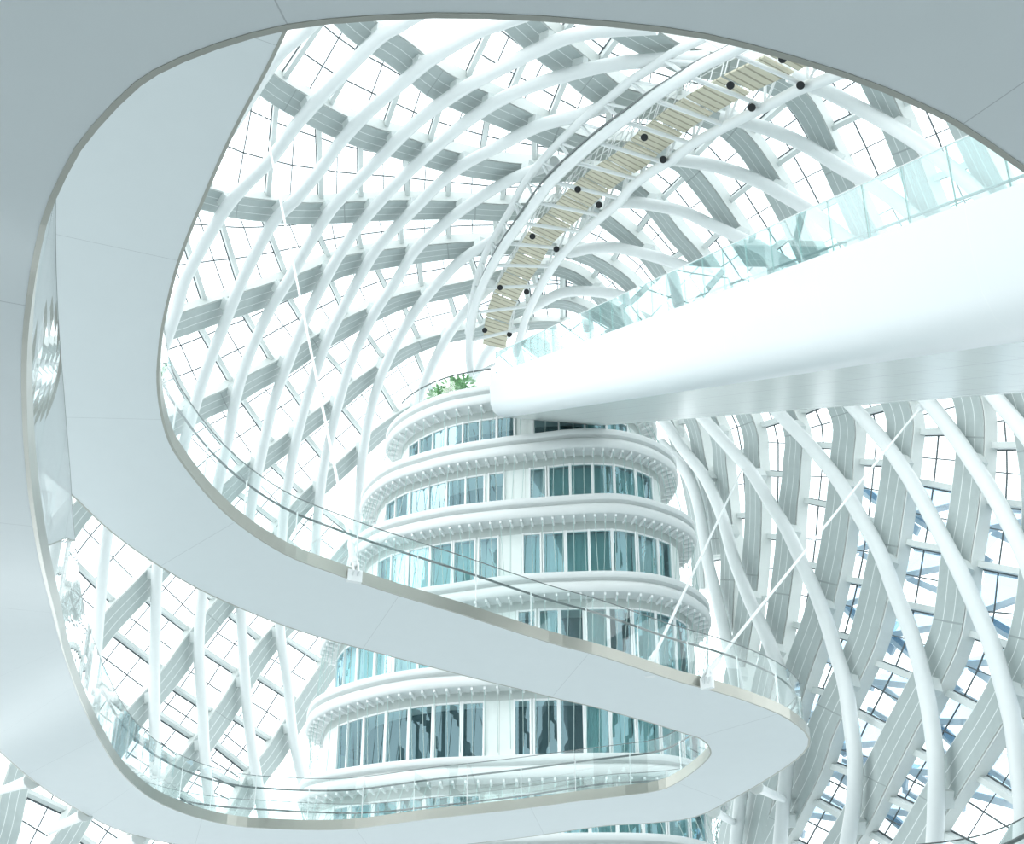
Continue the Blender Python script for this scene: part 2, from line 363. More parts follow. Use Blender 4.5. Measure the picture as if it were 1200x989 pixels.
# ------------------------------------------------------------------ glazing bays between the ribs: the setting's windows
order = ['R00', 'R0', 'A', 'B', 'C', 'D', 'E', 'F', 'G', 'H', 'I', 'J', 'K']
BAYS = ['glazed roof bay beyond the last rib at the right edge', 'glazed roof bay at the lower right corner', 'glazed roof bay right of the bridge soffit',
        'glazed roof bay right of the walkway tip', 'glazed roof bay behind the walkway tip', 'glazed roof bay below the top middle of the walkway',
        'glazed roof bay at the upper left', 'glazed roof bay above the left glass rail', 'glazed roof bay beside the start of the left glass rail',
        'glazed roof bay left of the tower roof', 'glazed roof bay left of the tower top storeys', 'glazed roof bay in the lower left opening',
        'glazed roof bay in the lower left opening beside the tower', 'glazed roof bay along the right side of the tower']
def nearest(p, Q):
    d = [np.linalg.norm(q - p) for q in Q]; j = int(np.argmin(d)); return j, d[j]
for wi, (ka, kb) in enumerate(list(zip(order, order[1:])) + [('G', 'RH')]):
    A_, B_ = rib_px[ka], rib_px[kb]
    rows = []
    acc = 99.0
    last = None
    for i, p in enumerate(A_):
        P = vault(p)
        if last is not None: acc += (P - last).length
        last = P
        if acc < 1.05: continue
        j, d = nearest(p, B_)
        if j in (0, len(B_) - 1) or d > 190: continue
        acc = 0.0
        rows.append((vault(p) + vault_n(p) * 0.36, vault(B_[j]) + vault_n(B_[j]) * 0.36, vault_n(p)))
    fr, ga, pn = MB(), MB(), MB()
    for k, (a, b, n) in enumerate(rows):
        if k % 2 == 0:
            fr.bar(a, b, 0.20, 0.24, n)
            ga.bar(a + n * 0.16, b + n * 0.16, 0.27, 0.06, n)
        else:
            ga.bar(a + n * 0.16, b + n * 0.16, 0.035, 0.05, n)
    for f in (0.3, 0.62):
        line = [a.lerp(b, f) + n * 0.16 for a, b, n in rows]
        for u, v in zip(line, line[1:]): 
            if (u - v).length < 6: ga.bar(u, v, 0.035, 0.05, rows[0][2])
    if len(rows) > 1:
        for (a, b, n), (a2, b2, n2) in zip(rows, rows[1:]):
            if (a - a2).length > 6 or (b - b2).length > 8: continue
            pn.add([a + n * 0.2, b + n * 0.2, b2 + n2 * 0.2, a2 + n2 * 0.2], [(0, 1, 2, 3)])
    of, og = MB(), MB()
    if wi < 4:
        for k in range(len(rows) - 2):
            a, b, n = rows[k]; a2, b2, n2 = rows[k + 1]
            if proj(a)[1] < 560 or (a - a2).length > 6: continue
            q = 0.7 + 0.5 * random.random()
            if k % 2 == 0:
                og.add([a + n * 0.5, b + n * q, b2 + n2 * 0.5], [(0, 1, 2)]); of.bar(a + n * 0.55, b2 + n2 * 0.55, 0.20, 0.1, n)
                of.bar(a + n * 0.6, b + n * q, 0.16, 0.1, n)
            elif k % 4 == 1:
                og.add([a + n * q, b + n * 0.5, a2 + n2 * 0.5], [(0, 1, 2)]); of.bar(b + n * 0.55, a2 + n2 * 0.9, 0.34, 0.1, n)
            else:
                of.bar(b + n * 0.8, a.lerp(a2, 0.5) + n2 * 0.8, 0.22, 0.1, n)
    w = fr.build('window_%d' % (wi + 1), MULL)
    tag(w, BAYS[wi], 'window', kind='structure')
    ga.build('glazing_bar', DARKLINE, w)
    pn.build('pane', GLASS_SKY, w)
    if of.v:
        of.build('outer_frame', OUTER, w); og.build('facet_pane', GLASS_BLUE, w)

# ------------------------------------------------------------------ spiral walkway
ST = [((1700, 760), None, 5.0), ((1540, 545), None, 5.0), ((1420, 400), None, 5.0), ((1330, 300), None, 5.0), ((1260, 240), None, 5.0), ((1200, 196), None, 5.0), ((1127, 146), None, 5.0), ((1075, 120), None, 5.0), ((1013, 94), None, 5.0),
      ((933, 68), None, 5.0), ((867, 50), None, 5.0), ((800, 36), None, 5.0), ((700, 25), None, 5.0), ((600, 18), None, 5.0), ((500, 16.5), None, 5.0),
      ((400, 22), None, 5.0), ((337, 30), None, 5.0), ((283, 43), None, 5.0), ((233, 60), None, 5.0), ((187, 80), None, 5.0), ((153, 103), None, 5.0),
      ((117, 140), None, 5.0), ((90, 173), None, 5.0), ((67, 217), None, 5.0), ((50, 260), None, 5.0), ((36, 328), None, 5.1), ((28, 397), None, 5.15),
      ((27, 463), None, 5.25), ((30, 530), None, 5.4), ((37, 597), None, 5.6), ((48, 660), None, 5.95), ((63, 720), None, 6.7), ((77, 773), (-38, 848), 7.7),
      ((97, 827), (-2, 879), 8.75), ((120, 873), (40, 915), 9.05), ((143, 907), (80, 942), 9.3), ((173, 933), (133, 970), 9.55), ((207, 950), (190, 986), 9.75),
      ((250, 963), (245, 994), 9.9), ((300, 970), (310, 998), 10.0), ((400, 972), (420, 1001), 10.12), ((500, 960), (520, 992), 10.25), ((600, 949), (615, 981), 10.4),
      ((683, 938), (705, 968), 10.55), ((733, 932), (765, 964), 10.65), ((773, 926), (815, 957), 10.78), ((797, 915), (860, 935), 10.88), ((818, 900), (900, 912), 10.96),
      ((831, 887), (935, 888), 11.02), ((833, 880), (948, 870), 11.07), ((829, 872), (940, 855), 11.12), ((820, 865), (915, 838), 11.17), ((801, 859), (872, 821), 11.23),
      ((770, 849), (830, 808), 11.3), ((742, 841), (795, 799), 11.36), ((699, 829), (750, 784), 11.43), ((655, 819), (700, 768), 11.5), ((612, 808), (650, 755), 11.57),
      ((570, 798), (605, 741), 11.63), ((500, 780), (540, 720), 11.72), ((432, 762), (474, 700), 11.82), ((383, 749), (430, 686), 11.89), ((333, 733), (385, 670), 11.96),
      ((283, 713), (345, 655), 12.03), ((233, 690), (310, 636), 12.1), ((187, 663), (275, 611), 12.17), ((150, 638), (250, 588), 12.23), ((118, 612), (230, 565), 12.28),
      ((85, 580), (212, 541), 12.33), (None, (200, 522), 12.37), (None, (192, 500), 12.42), (None, (186, 470), 12.48), (None, (184, 440), 12.54), (None, (186, 410), 12.6),
      (None, (190, 380), 12.65), (None, (202, 328), 12.75), (None, (213, 293), 12.82), (None, (233, 243), 12.9), (None, (260, 180), 13.0), (None, (283, 133), 13.08),
      (None, (310, 83), 13.16), (None, (330, 42), 13.23), (None, (352, -5), 13.3), (None, (380, -60), 13.38), (None, (420, -130), 13.45)]
Aw = [at_height(a, z) if a else None for a, b, z in ST]
Bw = [at_height(b, z) if b else None for a, b, z in ST]
N = len(ST)
for i in range(N):
    ref = Aw if Aw[i] is not None else Bw
    lo = i - 1 if i > 0 and ref[i - 1] is not None else i
    hi = i + 1 if i < N - 1 and ref[i + 1] is not None else i
    if Bw[i] is None or Aw[i] is None:
        t = ref[hi] - ref[lo]; t.z = 0; t.normalize(); ln = V((-t.y, t.x, 0))
        if Bw[i] is None: Aw[i], Bw[i] = Aw[i], Aw[i] + ln * 2.4
        else: Aw[i] = Bw[i] - ln * 2.5
both = [np.array(list(a) + list(b)) for a, b in zip(Aw, Bw)]
both = spline(both, 0.45)
EA = [V(x[:3]) for x in both]; EB = [V(x[3:]) for x in both]
n = len(EA)
walk = empty('spiral_walkway', (EA[n // 2] + EB[n // 2]) / 2, 'white spiral walkway looping through the atrium with steel edges and glass rails', 'walkway')
TH = 0.24
U = [0.0]
for i in range(1, n): U.append(U[-1] + (((EA[i] + EB[i]) - (EA[i - 1] + EB[i - 1])) / 2).length)
i1 = min(range(n), key=lambda i: (EA[i] - at_height((337, 30), 5.0)).length)
i2 = min(range(n), key=lambda i: (EB[i] - at_height((474, 700), 11.82)).length)
per = (U[i2] - U[i1]) / round((U[i2] - U[i1]) / 4.4)
U = [(u - U[i1]) * 5.6 / per + 56.0 for u in U]          # panel joints fall where the photo shows them
mb = MB()
inA = [a + (b - a).normalized() * 0.006 for a, b in zip(EA, EB)]
inB = [b + (a - b).normalized() * 0.006 for a, b in zip(EA, EB)]
rings = [[a, b, b + ZUP * TH, a + ZUP * TH] for a, b in zip(inA, inB)]
mb.sweep(rings, uvs=[(u, v) for u in U for v in (0, 1, 1, 0)])
mb.build('deck', SOFFIT, walk, smooth=True, uv=True)
def edge_trim(E, O, name, lip):
    m = MB(); rg = []
    for e, o in zip(E, O):
        d = (o - e).normalized(); d.z = 0
        rg.append([e + d * 0.01 - ZUP * 0.004, e - d * lip - ZUP * 0.004, e - d * lip + ZUP * TH, e + d * 0.06 + ZUP * TH, e + d * 0.06 + ZUP * (TH - 0.01), e + d * 0.01 + ZUP * (TH - 0.01)])
    m.sweep(rg); m.build(name, STEEL, walk)
edge_trim(EA, EB, 'edge_trim', 0.024); edge_trim(EB, EA, 'edge_trim', 0.035)
def rail_run(E, O, i0, i1, parent, panel=2.6, gh=1.08, tall=None, inset=0.05, posts=True, hand=0.82):
    Ls = [0.0]
    for i in range(i0 + 1, i1): Ls.append(Ls[-1] + (E[i] - E[i - 1]).length)
    base = [E[i] + (O[i] - E[i]).normalized() * inset + ZUP * (TH - 0.04) for i in range(i0, i1)]
    nrm = [((O[i] - E[i]) * V((1, 1, 0))).normalized() for i in range(i0, i1)]
    npan = max(1, int(Ls[-1] / panel)); arr = np.array([list(b) + list(q) for b, q in zip(base, nrm)])
    def samp(s):
        x = [np.interp(s, Ls, arr[:, k]) for k in range(6)]
        return V(x[:3]), V(x[3:])
    for k in range(npan):
        s0 = Ls[-1] * k / npan + 0.012; s1 = Ls[-1] * (k + 1) / npan - 0.012
        rg = []
        for s in np.linspace(s0, s1, 7):
            b, q = samp(s); h = ZUP * (gh if tall is None else np.interp(s, tall[0], tall[1]))
            rg.append([b, b + h, b + q * 0.018 + h, b + q * 0.018])
        m = MB(); m.sweep(rg); g = m.build('glass_panel', GLASS_RAIL, parent)
        m = MB(); m.sweep([[r[1] - (r[2] - r[1]) * 0.1, r[1] - (r[2] - r[1]) * 0.1 + ZUP * 0.012, r[2] + ZUP * 0.012, r[2]] for r in rg])
        m.build('glass_cap', DARKRAIL, g)
    m = MB(); m.tube([samp(s)[0] + samp(s)[1] * 0.12 + ZUP * hand for s in np.linspace(0, Ls[-1], len(Ls))], 0.024, 8)
    m.build('handrail', DARKRAIL, parent, smooth=True)
    if posts:
        for k in range(npan * 2 + 1):
            b, q = samp(Ls[-1] * k / (npan * 2))
            m = MB(); m.bar(b + q * 0.05, b + q * 0.05 + ZUP * hand, 0.018, 0.03, q)
            m.bar(b + q * 0.03 + ZUP * hand, b + q * 0.12 + ZUP * hand, 0.016, 0.016)
            m.build('rail_post', WHITE, parent)
ia = min(range(n), key=lambda i: (EA[i] - at_height((48, 660), 5.95)).length)
sa = sum((EA[i] - EA[i - 1]).length for i in range(5, ia))
rail_run(EA, EB, 4, n - 4, walk, hand=0.82, tall=([sa, sa + 3, sa + 9], [1.62, 1.5, 1.08]))
ib = min(range(n), key=lambda i: (EB[i] - at_height((40, 915), 9.05)).length)
rail_run(EB, EA, ib, n - 4, walk)

# ------------------------------------------------------------------ hanging rods and struts
def rod(name, a, b, r, label, ramp_end=True, cat='rod', group='thin white rods holding the walkway'):
    root = empty(name, a, label, cat, group)
    t = (b - a).normalized()
    m = MB(); m.tube([a, b], r, 8); m.build('rod_bar', WHITE, root, smooth=True)
    m = MB(); m.tube([a + t * 0.12, a + t * 0.2, a + t * 0.8, a + t * 0.95], [0.04, 0.065, 0.065, r], 10); m.build('turnbuckle', WHITE, root, smooth=True)
    side = t.cross(ZUP).normalized()
    m = MB()
    for s in (-0.05, 0.05): m.box(a + side * s + t * 0.05 - ZUP * 0.06, side * 0.015, (t + ZUP * 0.2).normalized() * 0.2, t.cross(side) * 0.09)
    m.tube([a + t * 0.08 - side * 0.09, a + t * 0.08 + side * 0.09], 0.04, 10)
    m.box(a - ZUP * 0.20, side * 0.14, t.cross(side).cross(ZUP).cross(ZUP).normalized() * 0.05 if t.cross(side).cross(ZUP).length > 1e-3 else V((0.05, 0, 0)), ZUP * 0.12)
    m.build('clevis', WHITE, root)
    m = MB(); m.tube([b - t * 0.5, b], [r * 1.0, 0.07], 8); m.box(b, side * 0.14, t * 0.06, t.cross(side) * 0.14); m.build('anchor', WHITE, root)
rod('hanging_rod', at_height((416, 664), 12.18), vault((302, 104), 0.1), 0.032, 'thin white rod from the left walkway bracket up to the roof at upper left')
rod('hanging_rod', at_height((828, 790), 11.55), vault((1078, 478), 0.1), 0.036, 'thin white rod from the bracket near the walkway tip up to the right roof')
rod('hanging_rod', at_height((763, 776), 11.72), vault((872, 545), 0.1), 0.036, 'thin white rod crossing the right end of the tower storeys')
for p, q, z, lab in (((38, 914), (-4, 928), 9.15, 'white strut at the bottom left corner tying the walkway to a roof rib'),
                     ((100, 953), (58, 974), 9.45, 'second white strut from the bottom left corner under the walkway edge'),
                     ((163, 981), (130, 990), 9.7, 'third white strut from the bottom left corner at the frame bottom'),
                     ((886, 922), (919, 937), 11.0, 'white strut under the walkway tip reaching a roof tube at the right'),
                     ((836, 950), (860, 964), 10.95, 'white strut below the walkway just left of its tip')):
    a = at_height(p, z + 0.05); b = vault(q, 0.6)
    root = empty('tie_strut', a, lab, 'strut', 'white struts tying the walkway to the roof')
    m = MB(); m.tube([a, b], 0.13, 10); m.build('strut_tube', TUBE, root, smooth=True)
    t = (b - a).normalized(); m = MB(); m.tube([a - t * 0.1, a + t * 0.35], 0.18, 10); m.build('end_collar', MULL, root, smooth=True)

# ------------------------------------------------------------------ inclined bridge
D0 = ray((583, 488)) * 57.0
BD = (ray((330, 528)))            # runs up and away
BDn = BD.normalized(); BH = V((BD.x, BD.y, 0)).normalized(); BA = V((BH.y, -BH.x, 0))
FB0 = CAM + D0
def bp(t, a, h): return FB0 - BD * t + BA * a + ZUP * h
bridge = empty('inclined_bridge', bp(20, 2, 0), 'white inclined bridge with glass rails rising from the right edge to the tower roof', 'bridge')
T0, T1 = -0.6, 47.0
prof = [(-0.20, 1.82), (-0.22, 1.2), (-0.18, 0.55), (-0.08, 0.22), (0.12, 0.05), (0.38, 0.0)]
m = MB(); rg = []; uv = []
ts = np.linspace(T0, T1, 60)
outer = prof + [(0.38, 0.25), (0.1, 1.82)]
for t in ts:
    rg.append([bp(t, a, h) for a, h in outer]); uv += [(t, 0)] * len(outer)
m.sweep(rg, uvs=uv); m.build('fascia', BRIDGE, bridge, smooth=True, uv=True)
m = MB(); A_ = [bp(t, 0.36, 0.004) for t in ts]; B_ = [bp(t, 4.0, 0.004) for t in ts]
rg = [[bp(t, 0.36, 0.004), bp(t, 4.0, 0.004), bp(t, 4.0, 0.20), bp(t, 0.36, 0.20)] for t in ts]
m.sweep(rg, uvs=[(t, v) for t in ts for v in (0, 3.64, 3.64, 0)]); m.build('soffit', BRSOFF, bridge, uv=True)
m = MB(); m.sweep([[bp(t, 3.85, 0.0), bp(t, 4.1, 0.1), bp(t, 4.1, 1.82), bp(t, 3.85, 1.82)] for t in ts]); m.build('fascia', BRIDGE, bridge)
m = MB(); m.sweep([[bp(t, 0.1, 0.9), bp(t, 3.85, 0.9), bp(t, 3.85, 1.05), bp(t, 0.1, 1.05)] for t in ts]); m.build('deck', SOFFIT, bridge)
m = MB(); m.add([bp(T0, a, h) for a, h in ((-0.2, 1.82), (-0.22, 1.2), (-0.18, 0.5), (0.38, 0.0), (4.0, 0.0), (4.1, 1.0), (4.1, 1.82))], [tuple(range(7))])
m.build('end_plate', BRIDGE, bridge)
for a, side in ((-0.12, 1), (3.95, -1)):
    k = 0; t = 0.2
    while t < T1 - 1.4:
        t2 = t + 1.36
        v = []
        for tt in (t, t2 - 0.03):
            for off in (0, 0.02 * side):
                v += [bp(tt, a + off, 1.80), bp(tt, a + off, 2.78)]
        m = MB(); m.add(v, [(0, 1, 5, 4), (2, 6, 7, 3), (1, 3, 7, 5), (0, 4, 6, 2), (0, 2, 3, 1), (4, 5, 7, 6)])
        g = m.build('glass_panel', GLASS_BR, bridge)
        m = MB(); m.bar(bp(t, a + 0.01, 2.79), bp(t2 - 0.03, a + 0.01, 2.79), 0.025, 0.016); m.build('glass_cap', MULL, g)
        if side < 0: t = t2; continue
        m = MB(); m.bar(bp(t - 0.015, a + 0.01, 1.80), bp(t - 0.015, a + 0.01, 2.78), 0.012, 0.02); m.build('joint', WIRE, g)
        t = t2
m = MB(); m.tube([bp(t, 3.8, 2.1) for t in np.linspace(0.2, T1, 20)], 0.03, 8); m.build('handrail', DARKRAIL, bridge, smooth=True)
m = MB(); m.tube([bp(t, 0.02, 2.02) for t in np.linspace(26, T1, 20)], 0.022, 8); m.build('handrail', DARKRAIL, bridge, smooth=True)

# ------------------------------------------------------------------ round terraced tower
TZ = [30.1, 27.6, 24.75, 21.8, 18.6, 15.45, 12.3]
TR = [
 [(452, 532), (453, 526), (458, 516), (468, 506), (484, 496), (504, 487), (530, 479), (572, 472), (620, 466), (670, 464), (710, 468), (740, 478), (760, 492), (768, 506)],
 [(423, 604), (424, 597), (428, 588), (440, 575), (460, 563), (484, 555), (520, 545), (560, 538), (600, 532.5), (640, 528), (665, 525), (696, 524), (730, 526.5), (760, 534.5), (780, 545), (791, 556)],
 [(408, 668), (410, 660), (417, 650), (426, 644), (446, 634), (480, 625), (520, 617), (560, 612), (600, 608), (640, 605), (670, 603), (710, 601), (740, 603), (770, 610), (800, 621.5), (814, 634)],
 [(375, 770), (377, 762), (384, 750), (400, 738), (440, 722), (490, 713), (538, 706), (580, 700), (620, 696), (670, 694), (720, 693), (760, 695.5), (790, 702), (814, 712), (831, 728)],
 [(359, 864), (360, 857), (363, 849), (370, 841), (388, 832), (412, 824), (449, 815), (492, 808.5), (536, 805), (579, 803), (620, 801), (680, 800), (740, 802), (790, 809), (826, 822), (845, 840)],
 [(350, 948), (353, 938), (373, 931), (405, 926), (449, 920), (503, 915), (557, 913), (600, 912), (655, 910), (720, 909), (770, 910), (810, 916), (838, 928), (854, 945)],
 [(345, 1040), (352, 1028), (375, 1022), (410, 1017), (500, 1010), (600, 1007), (700, 1005), (780, 1007), (830, 1016), (855, 1032)],
]
def outline(pts, z):
    f = [np.array(at_height(p, z))[:2] for p in pts]
    L, R = f[0], f[-1]; c = (L + R) / 2; ax = (R - L) / 2
    bk = np.array([-ax[1], ax[0]]) / np.linalg.norm(ax) * 5.0
    if bk[1] < 0: bk = -bk
    back = [c + ax * math.cos(a) + bk * math.sin(a) for a in np.linspace(0.25, math.pi - 0.25, 14)]
    allp = f + back + [f[0]]
    s = spline(allp, 0.25)[:-1]
    s = resample(s + [s[0]], n=181)[:-1]
    for _ in range(2):
        s = [(s[i - 1] + 2 * s[i] + s[(i + 1) % len(s)]) / 4 for i in range(len(s))]
    return s
def inset_ring(s, d):
    m = len(s); out = []
    for i in range(m):
        t = s[(i + 2) % m] - s[i - 2]; t = t / np.linalg.norm(t)
        out.append(s[i] + np.array([-t[1], t[0]]) * d)
    return out
tower = empty('terraced_tower', V((0.8, 56, CAMZ + 10)), 'round white terraced tower with ringed floor slabs and teal windows in the atrium', 'tower')
outs = [outline(p, z) for p, z in zip(TR, TZ)]
def ccw(s):
    a = sum(s[i - 1][0] * s[i][1] - s[i][0] * s[i - 1][1] for i in range(len(s)))
    return a > 0
SLABP = [(0.0, 0.0), (-0.03, 0.02), (-0.07, 0.10), (-0.08, 0.22), (-0.05, 0.34), (0.03, 0.42), (0.14, 0.45), (0.17, 0.50), (0.12, 0.54), (-0.02, 0.56), (-0.05, 0.60), (-0.05, 0.74), (-0.02, 0.79), (0.06, 0.80)]
def at_px_on(ring, z, x):                  # front point of a ring whose sight line falls on survey column x
    best = None
    m = len(ring)
    for i in range(m):
        a = V((*ring[i], z)); b = V((*ring[(i + 1) % m], z))
        pa, pb = proj(a)[0], proj(b)[0]
        if (pa - x) * (pb - x) <= 0 and pa != pb:
            f = (x - pa) / (pb - pa); q = a.lerp(b, f)
            if best is None or q.y < best[0].y: best = (q, i + f)
    return best
WINS = [
 dict(win=[(480, 492, 0), (492, 508, 0), (508, 524, 0), (524, 543, 0), (543, 563, 0), (563, 582, 0), (583, 603, 0), (625, 655, 0), (655, 685, 0), (685, 710, 1), (710, 735, 1), (735, 752, 1)]),
 dict(win=[(453, 464, 0), (464, 481, 0), (481, 503, 0), (503, 524, 0), (524, 546, 0), (546, 568, 0), (573, 591, 0), (621, 640, 2), (643, 668, 1), (669, 694, 1), (695, 719, 1), (720, 744, 1), (745, 764, 1), (765, 776, 1)]),
 dict(win=[(443, 459, 1), (459, 478, 2), (479, 504, 1), (505, 530, 1), (532, 557, 1), (561, 584, 2), (613, 634, 1), (637, 662, 1), (664, 690, 1), (691, 717, 1), (718, 745, 1), (747, 770, 2), (771, 786, 1), (787, 798, 1)]),
 dict(win=[(394, 404, 1), (404, 419, 2), (420, 440, 1), (441, 462, 2), (463, 490, 2), (491, 518, 1), (519, 548, 1), (552, 575, 0), (607, 628, 0), (632, 655, 1), (657, 684, 0), (686, 712, 1), (714, 740, 0), (742, 768, 1), (769, 790, 2), (791, 806, 1), (807, 818, 1)]),
 dict(win=[(396, 408, 0), (408, 426, 0), (427, 452, 0), (453, 479, 0), (480, 507, 0), (509, 540, 0), (542, 567, 0), (603, 622, 0), (626, 654, 0), (656, 684, 0), (686, 714, 1), (716, 744, 1), (746, 772, 1), (774, 798, 2), (800, 820, 1)]),
 dict(win=[(390, 408, 1), (410, 436, 1), (438, 466, 2), (468, 496, 1), (498, 528, 1), (530, 562, 1), (600, 622, 1), (625, 658, 1), (660, 690, 1), (692, 722, 1), (724, 752, 1), (754, 780, 1), (782, 806, 2), (808, 826, 1)]),
]
nbr = 0; ncab = 0
rest_b, rest_c = MB(), MB()
for fi, z0 in enumerate(TZ):
    z = z0 + CAMZ; s = outs[fi]; sg = 1 if ccw(s) else -1
    m = MB(); rings = [[V((*q, z + h)) for q in inset_ring(s, sg * o)] for o, h in SLABP]
    mm = len(s); vs = [p for r in rings for p in r]; fs = []
    for a in range(len(SLABP) - 1):
        for i in range(mm):
            j = (i + 1) % mm; fs.append((a * mm + i, a * mm + j, (a + 1) * mm + j, (a + 1) * mm + i))
    fs.append(tuple(range(mm - 1, -1, -1))); fs.append(tuple((len(SLABP) - 1) * mm + i for i in range(mm)))
    m.add(vs, fs); slab = m.build('floor_slab', SLAB, tower, smooth=True)
    # soffit fins (brackets) with the sun-screen wires under this slab
    step = 0.36 / 1.0; Lc = 0; i0 = 0
    r_out = inset_ring(s, sg * 0.06); r_in = inset_ring(s, sg * 0.45)
    ztop = z; zbot = (TZ[fi + 1] + CAMZ + 0.8) if fi + 1 < len(TZ) else z - 2.6
    acc = 0
    nxt = inset_ring(outs[fi + 1], (1 if ccw(outs[fi + 1]) else -1) * 0.25) if fi + 1 < len(TZ) else None
    for i in range(mm):
        acc += np.linalg.norm(s[i] - s[i - 1])
        if acc < 0.37: continue
        acc = 0
        a = V((*r_out[i], z - 0.03)); b = V((*r_in[i], z - 0.12))
        tn = s[(i + 1) % mm] - s[i - 1]
        outn = V((s[i][0] - r_in[i][0], s[i][1] - r_in[i][1], 0))
        if outn.dot(CAM - a) < -0.55 * outn.length * (CAM - a).length: continue   # round the far side
        mbx = rest_b if nbr >= 100 else MB()
        mbx.bar(a, b, 0.05, 0.10); mbx.box(a - ZUP * 0.03, V((0.035, 0, 0)), V((0, 0.035, 0)), ZUP * 0.05)
        if nbr < 100: mbx.build('soffit_bracket', WHITE, slab)
        nbr += 1
        e = V((*s[i], zbot)) if True else a
        q = V((*r_out[i], 0)); bot = V((q.x, q.y, zbot))
        if nxt is not None:
            c = np.array([sum(p[0] for p in nxt) / mm, sum(p[1] for p in nxt) / mm])
            k = min(range(mm), key=lambda k: np.linalg.norm(nxt[k] - r_out[i])); bot = V((*nxt[k], zbot))
        mbx = rest_c if ncab >= 100 else MB()
        mbx.tube([a - ZUP * 0.04, bot], 0.011, 5)
        if ncab < 100: mbx.build('screen_wire', WIRE, slab)
        ncab += 1
if rest_b.v:
    o = rest_b.build('soffit_bracket', WHITE, tower); o['kind'] = 'stuff'
    o = rest_c.build('screen_wire', WIRE, tower); o['kind'] = 'stuff'
for fi in range(len(TZ) - 1):
    ztop = TZ[fi] + CAMZ; zb = TZ[fi + 1] + CAMZ + 0.78
    base = outs[fi]; sg = 1 if ccw(base) else -1
    wall = inset_ring(base, sg * 0.62); mm = len(wall)
    zmid = (ztop + zb) / 2
    def ring_pt(r, u):
        u %= mm; i = int(u); f = u - i
        return r[i] * (1 - f) + r[(i + 1) % mm] * f
    cur = inset_ring(base, sg * 0.95)
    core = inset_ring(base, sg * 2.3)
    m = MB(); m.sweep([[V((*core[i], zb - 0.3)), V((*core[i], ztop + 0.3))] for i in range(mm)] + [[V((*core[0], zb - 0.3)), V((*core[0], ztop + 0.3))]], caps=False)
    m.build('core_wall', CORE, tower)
    head = ztop - 0.34
    segs = []
    for x0, x1, kind in WINS[fi]['win']:
        p0 = at_px_on(wall, zmid, x0); p1 = at_px_on(wall, zmid, x1)
        if p0 and p1: segs.append((min(p0[1], p1[1]), max(p0[1], p1[1]), kind))
    segs.sort()
    # solid wall: header ring all round + solid pieces between the windows
    m = MB(); rr = [V((*q, 0)) for q in wall]
    inn = inset_ring(base, sg * 0.72)
    m.sweep([[V((*wall[i], head)), V((*wall[i], ztop)), V((*inn[i], ztop)), V((*inn[i], head))] for i in range(mm)], closed=True)
    gaps = []
    for k in range(len(segs)):
        a = segs[k][1]; b = segs[(k + 1) % len(segs)][0]
        if b < a: b += mm
        gaps.append((a, b))
    for a, b in gaps:
        if b - a < 0.02: continue
        cnt = max(2, int((b - a) * 1.0) + 2); us = np.linspace(a, b, cnt)
        m.sweep([[V((*ring_pt(wall, u), zb)), V((*ring_pt(wall, u), head)), V((*ring_pt(inn, u), head)), V((*ring_pt(inn, u), zb))] for u in us],
                uvs=[(u * 0.22, 0) for u in us for _ in range(4)])
    m.build('storey_wall', WALLP, tower, uv=True)
    for a, b, kind in segs:
        us = np.linspace(a, b, max(3, int((b - a) * 2)))
        P = [V((*ring_pt(wall, u), 0)) for u in us]; Q = [V((*ring_pt(cur, u), 0)) for u in us]
        fm = MB()
        nn = (P[0] - Q[0]).normalized()
        for pp in (P[0], P[-1]):
            fm.box(pp + ZUP * (zb + head) / 2, nn * 0.07, V((-nn.y, nn.x, 0)) * 0.03, ZUP * (head - zb) / 2)
        for zz in (zb + 0.04, head - 0.03):
            fm.sweep([[p + ZUP * (zz - 0.035) + nn * 0.03, p + ZUP * (zz + 0.035) + nn * 0.03, p + ZUP * (zz + 0.035) - nn * 0.06, p + ZUP * (zz - 0.035) - nn * 0.06] for p in P])
        w = fm.build('window_unit', WHITE, tower)
        pm = MB(); pm.strip([p + ZUP * zb for p in P], [p + ZUP * head for p in P]); pm.build('pane', GLASS_WIN, w)
        if kind:
            cm = MB(); up = []; dn = []
            cnt = max(8, int((b - a) * 10))
            for k, u in enumerate(np.linspace(a, b, cnt)):
                q = V((*ring_pt(cur, u), 0)); q = q + nn * (0.05 if k % 2 else -0.03)
                up.append(q + ZUP * head)
                dn.append(q + ZUP * (zb + 0.02 if not (fi == 3 and kind == 0) else zb + 0.9))
            cm.strip(dn, up); cm.build('curtain', CURT if kind == 1 else CURTW, w)
# roof terrace: glass rail, parapet boxes, plants
rt = outs[0]; sg = 1 if ccw(rt) else -1
rr = inset_ring(rt, sg * 0.35); zr = TZ[0] + CAMZ + 0.78
for x0, x1 in ((470, 490), (492, 512), (513, 533), (534, 554), (555, 575)):
    a = at_px_on(rr, zr, x0); b = at_px_on(rr, zr, x1)
    if not (a and b): continue
    mm = len(rr); us = np.linspace(a[1], b[1], 5)
    ps = [V((*(rr[int(u) % mm] * (1 - u % 1) + rr[(int(u) + 1) % mm] * (u % 1)), zr)) for u in us]
    m = MB(); m.sweep([[p, p + ZUP * 0.95, p + ZUP * 0.95 + V((0, 0.02, 0)), p + V((0, 0.02, 0))] for p in ps]); g = m.build('roof_glass_panel', GLASS_RAIL, tower)
    m = MB(); m.tube([p + ZUP * 0.97 for p in ps], 0.03, 6); m.build('glass_cap', DARKRAIL, g)
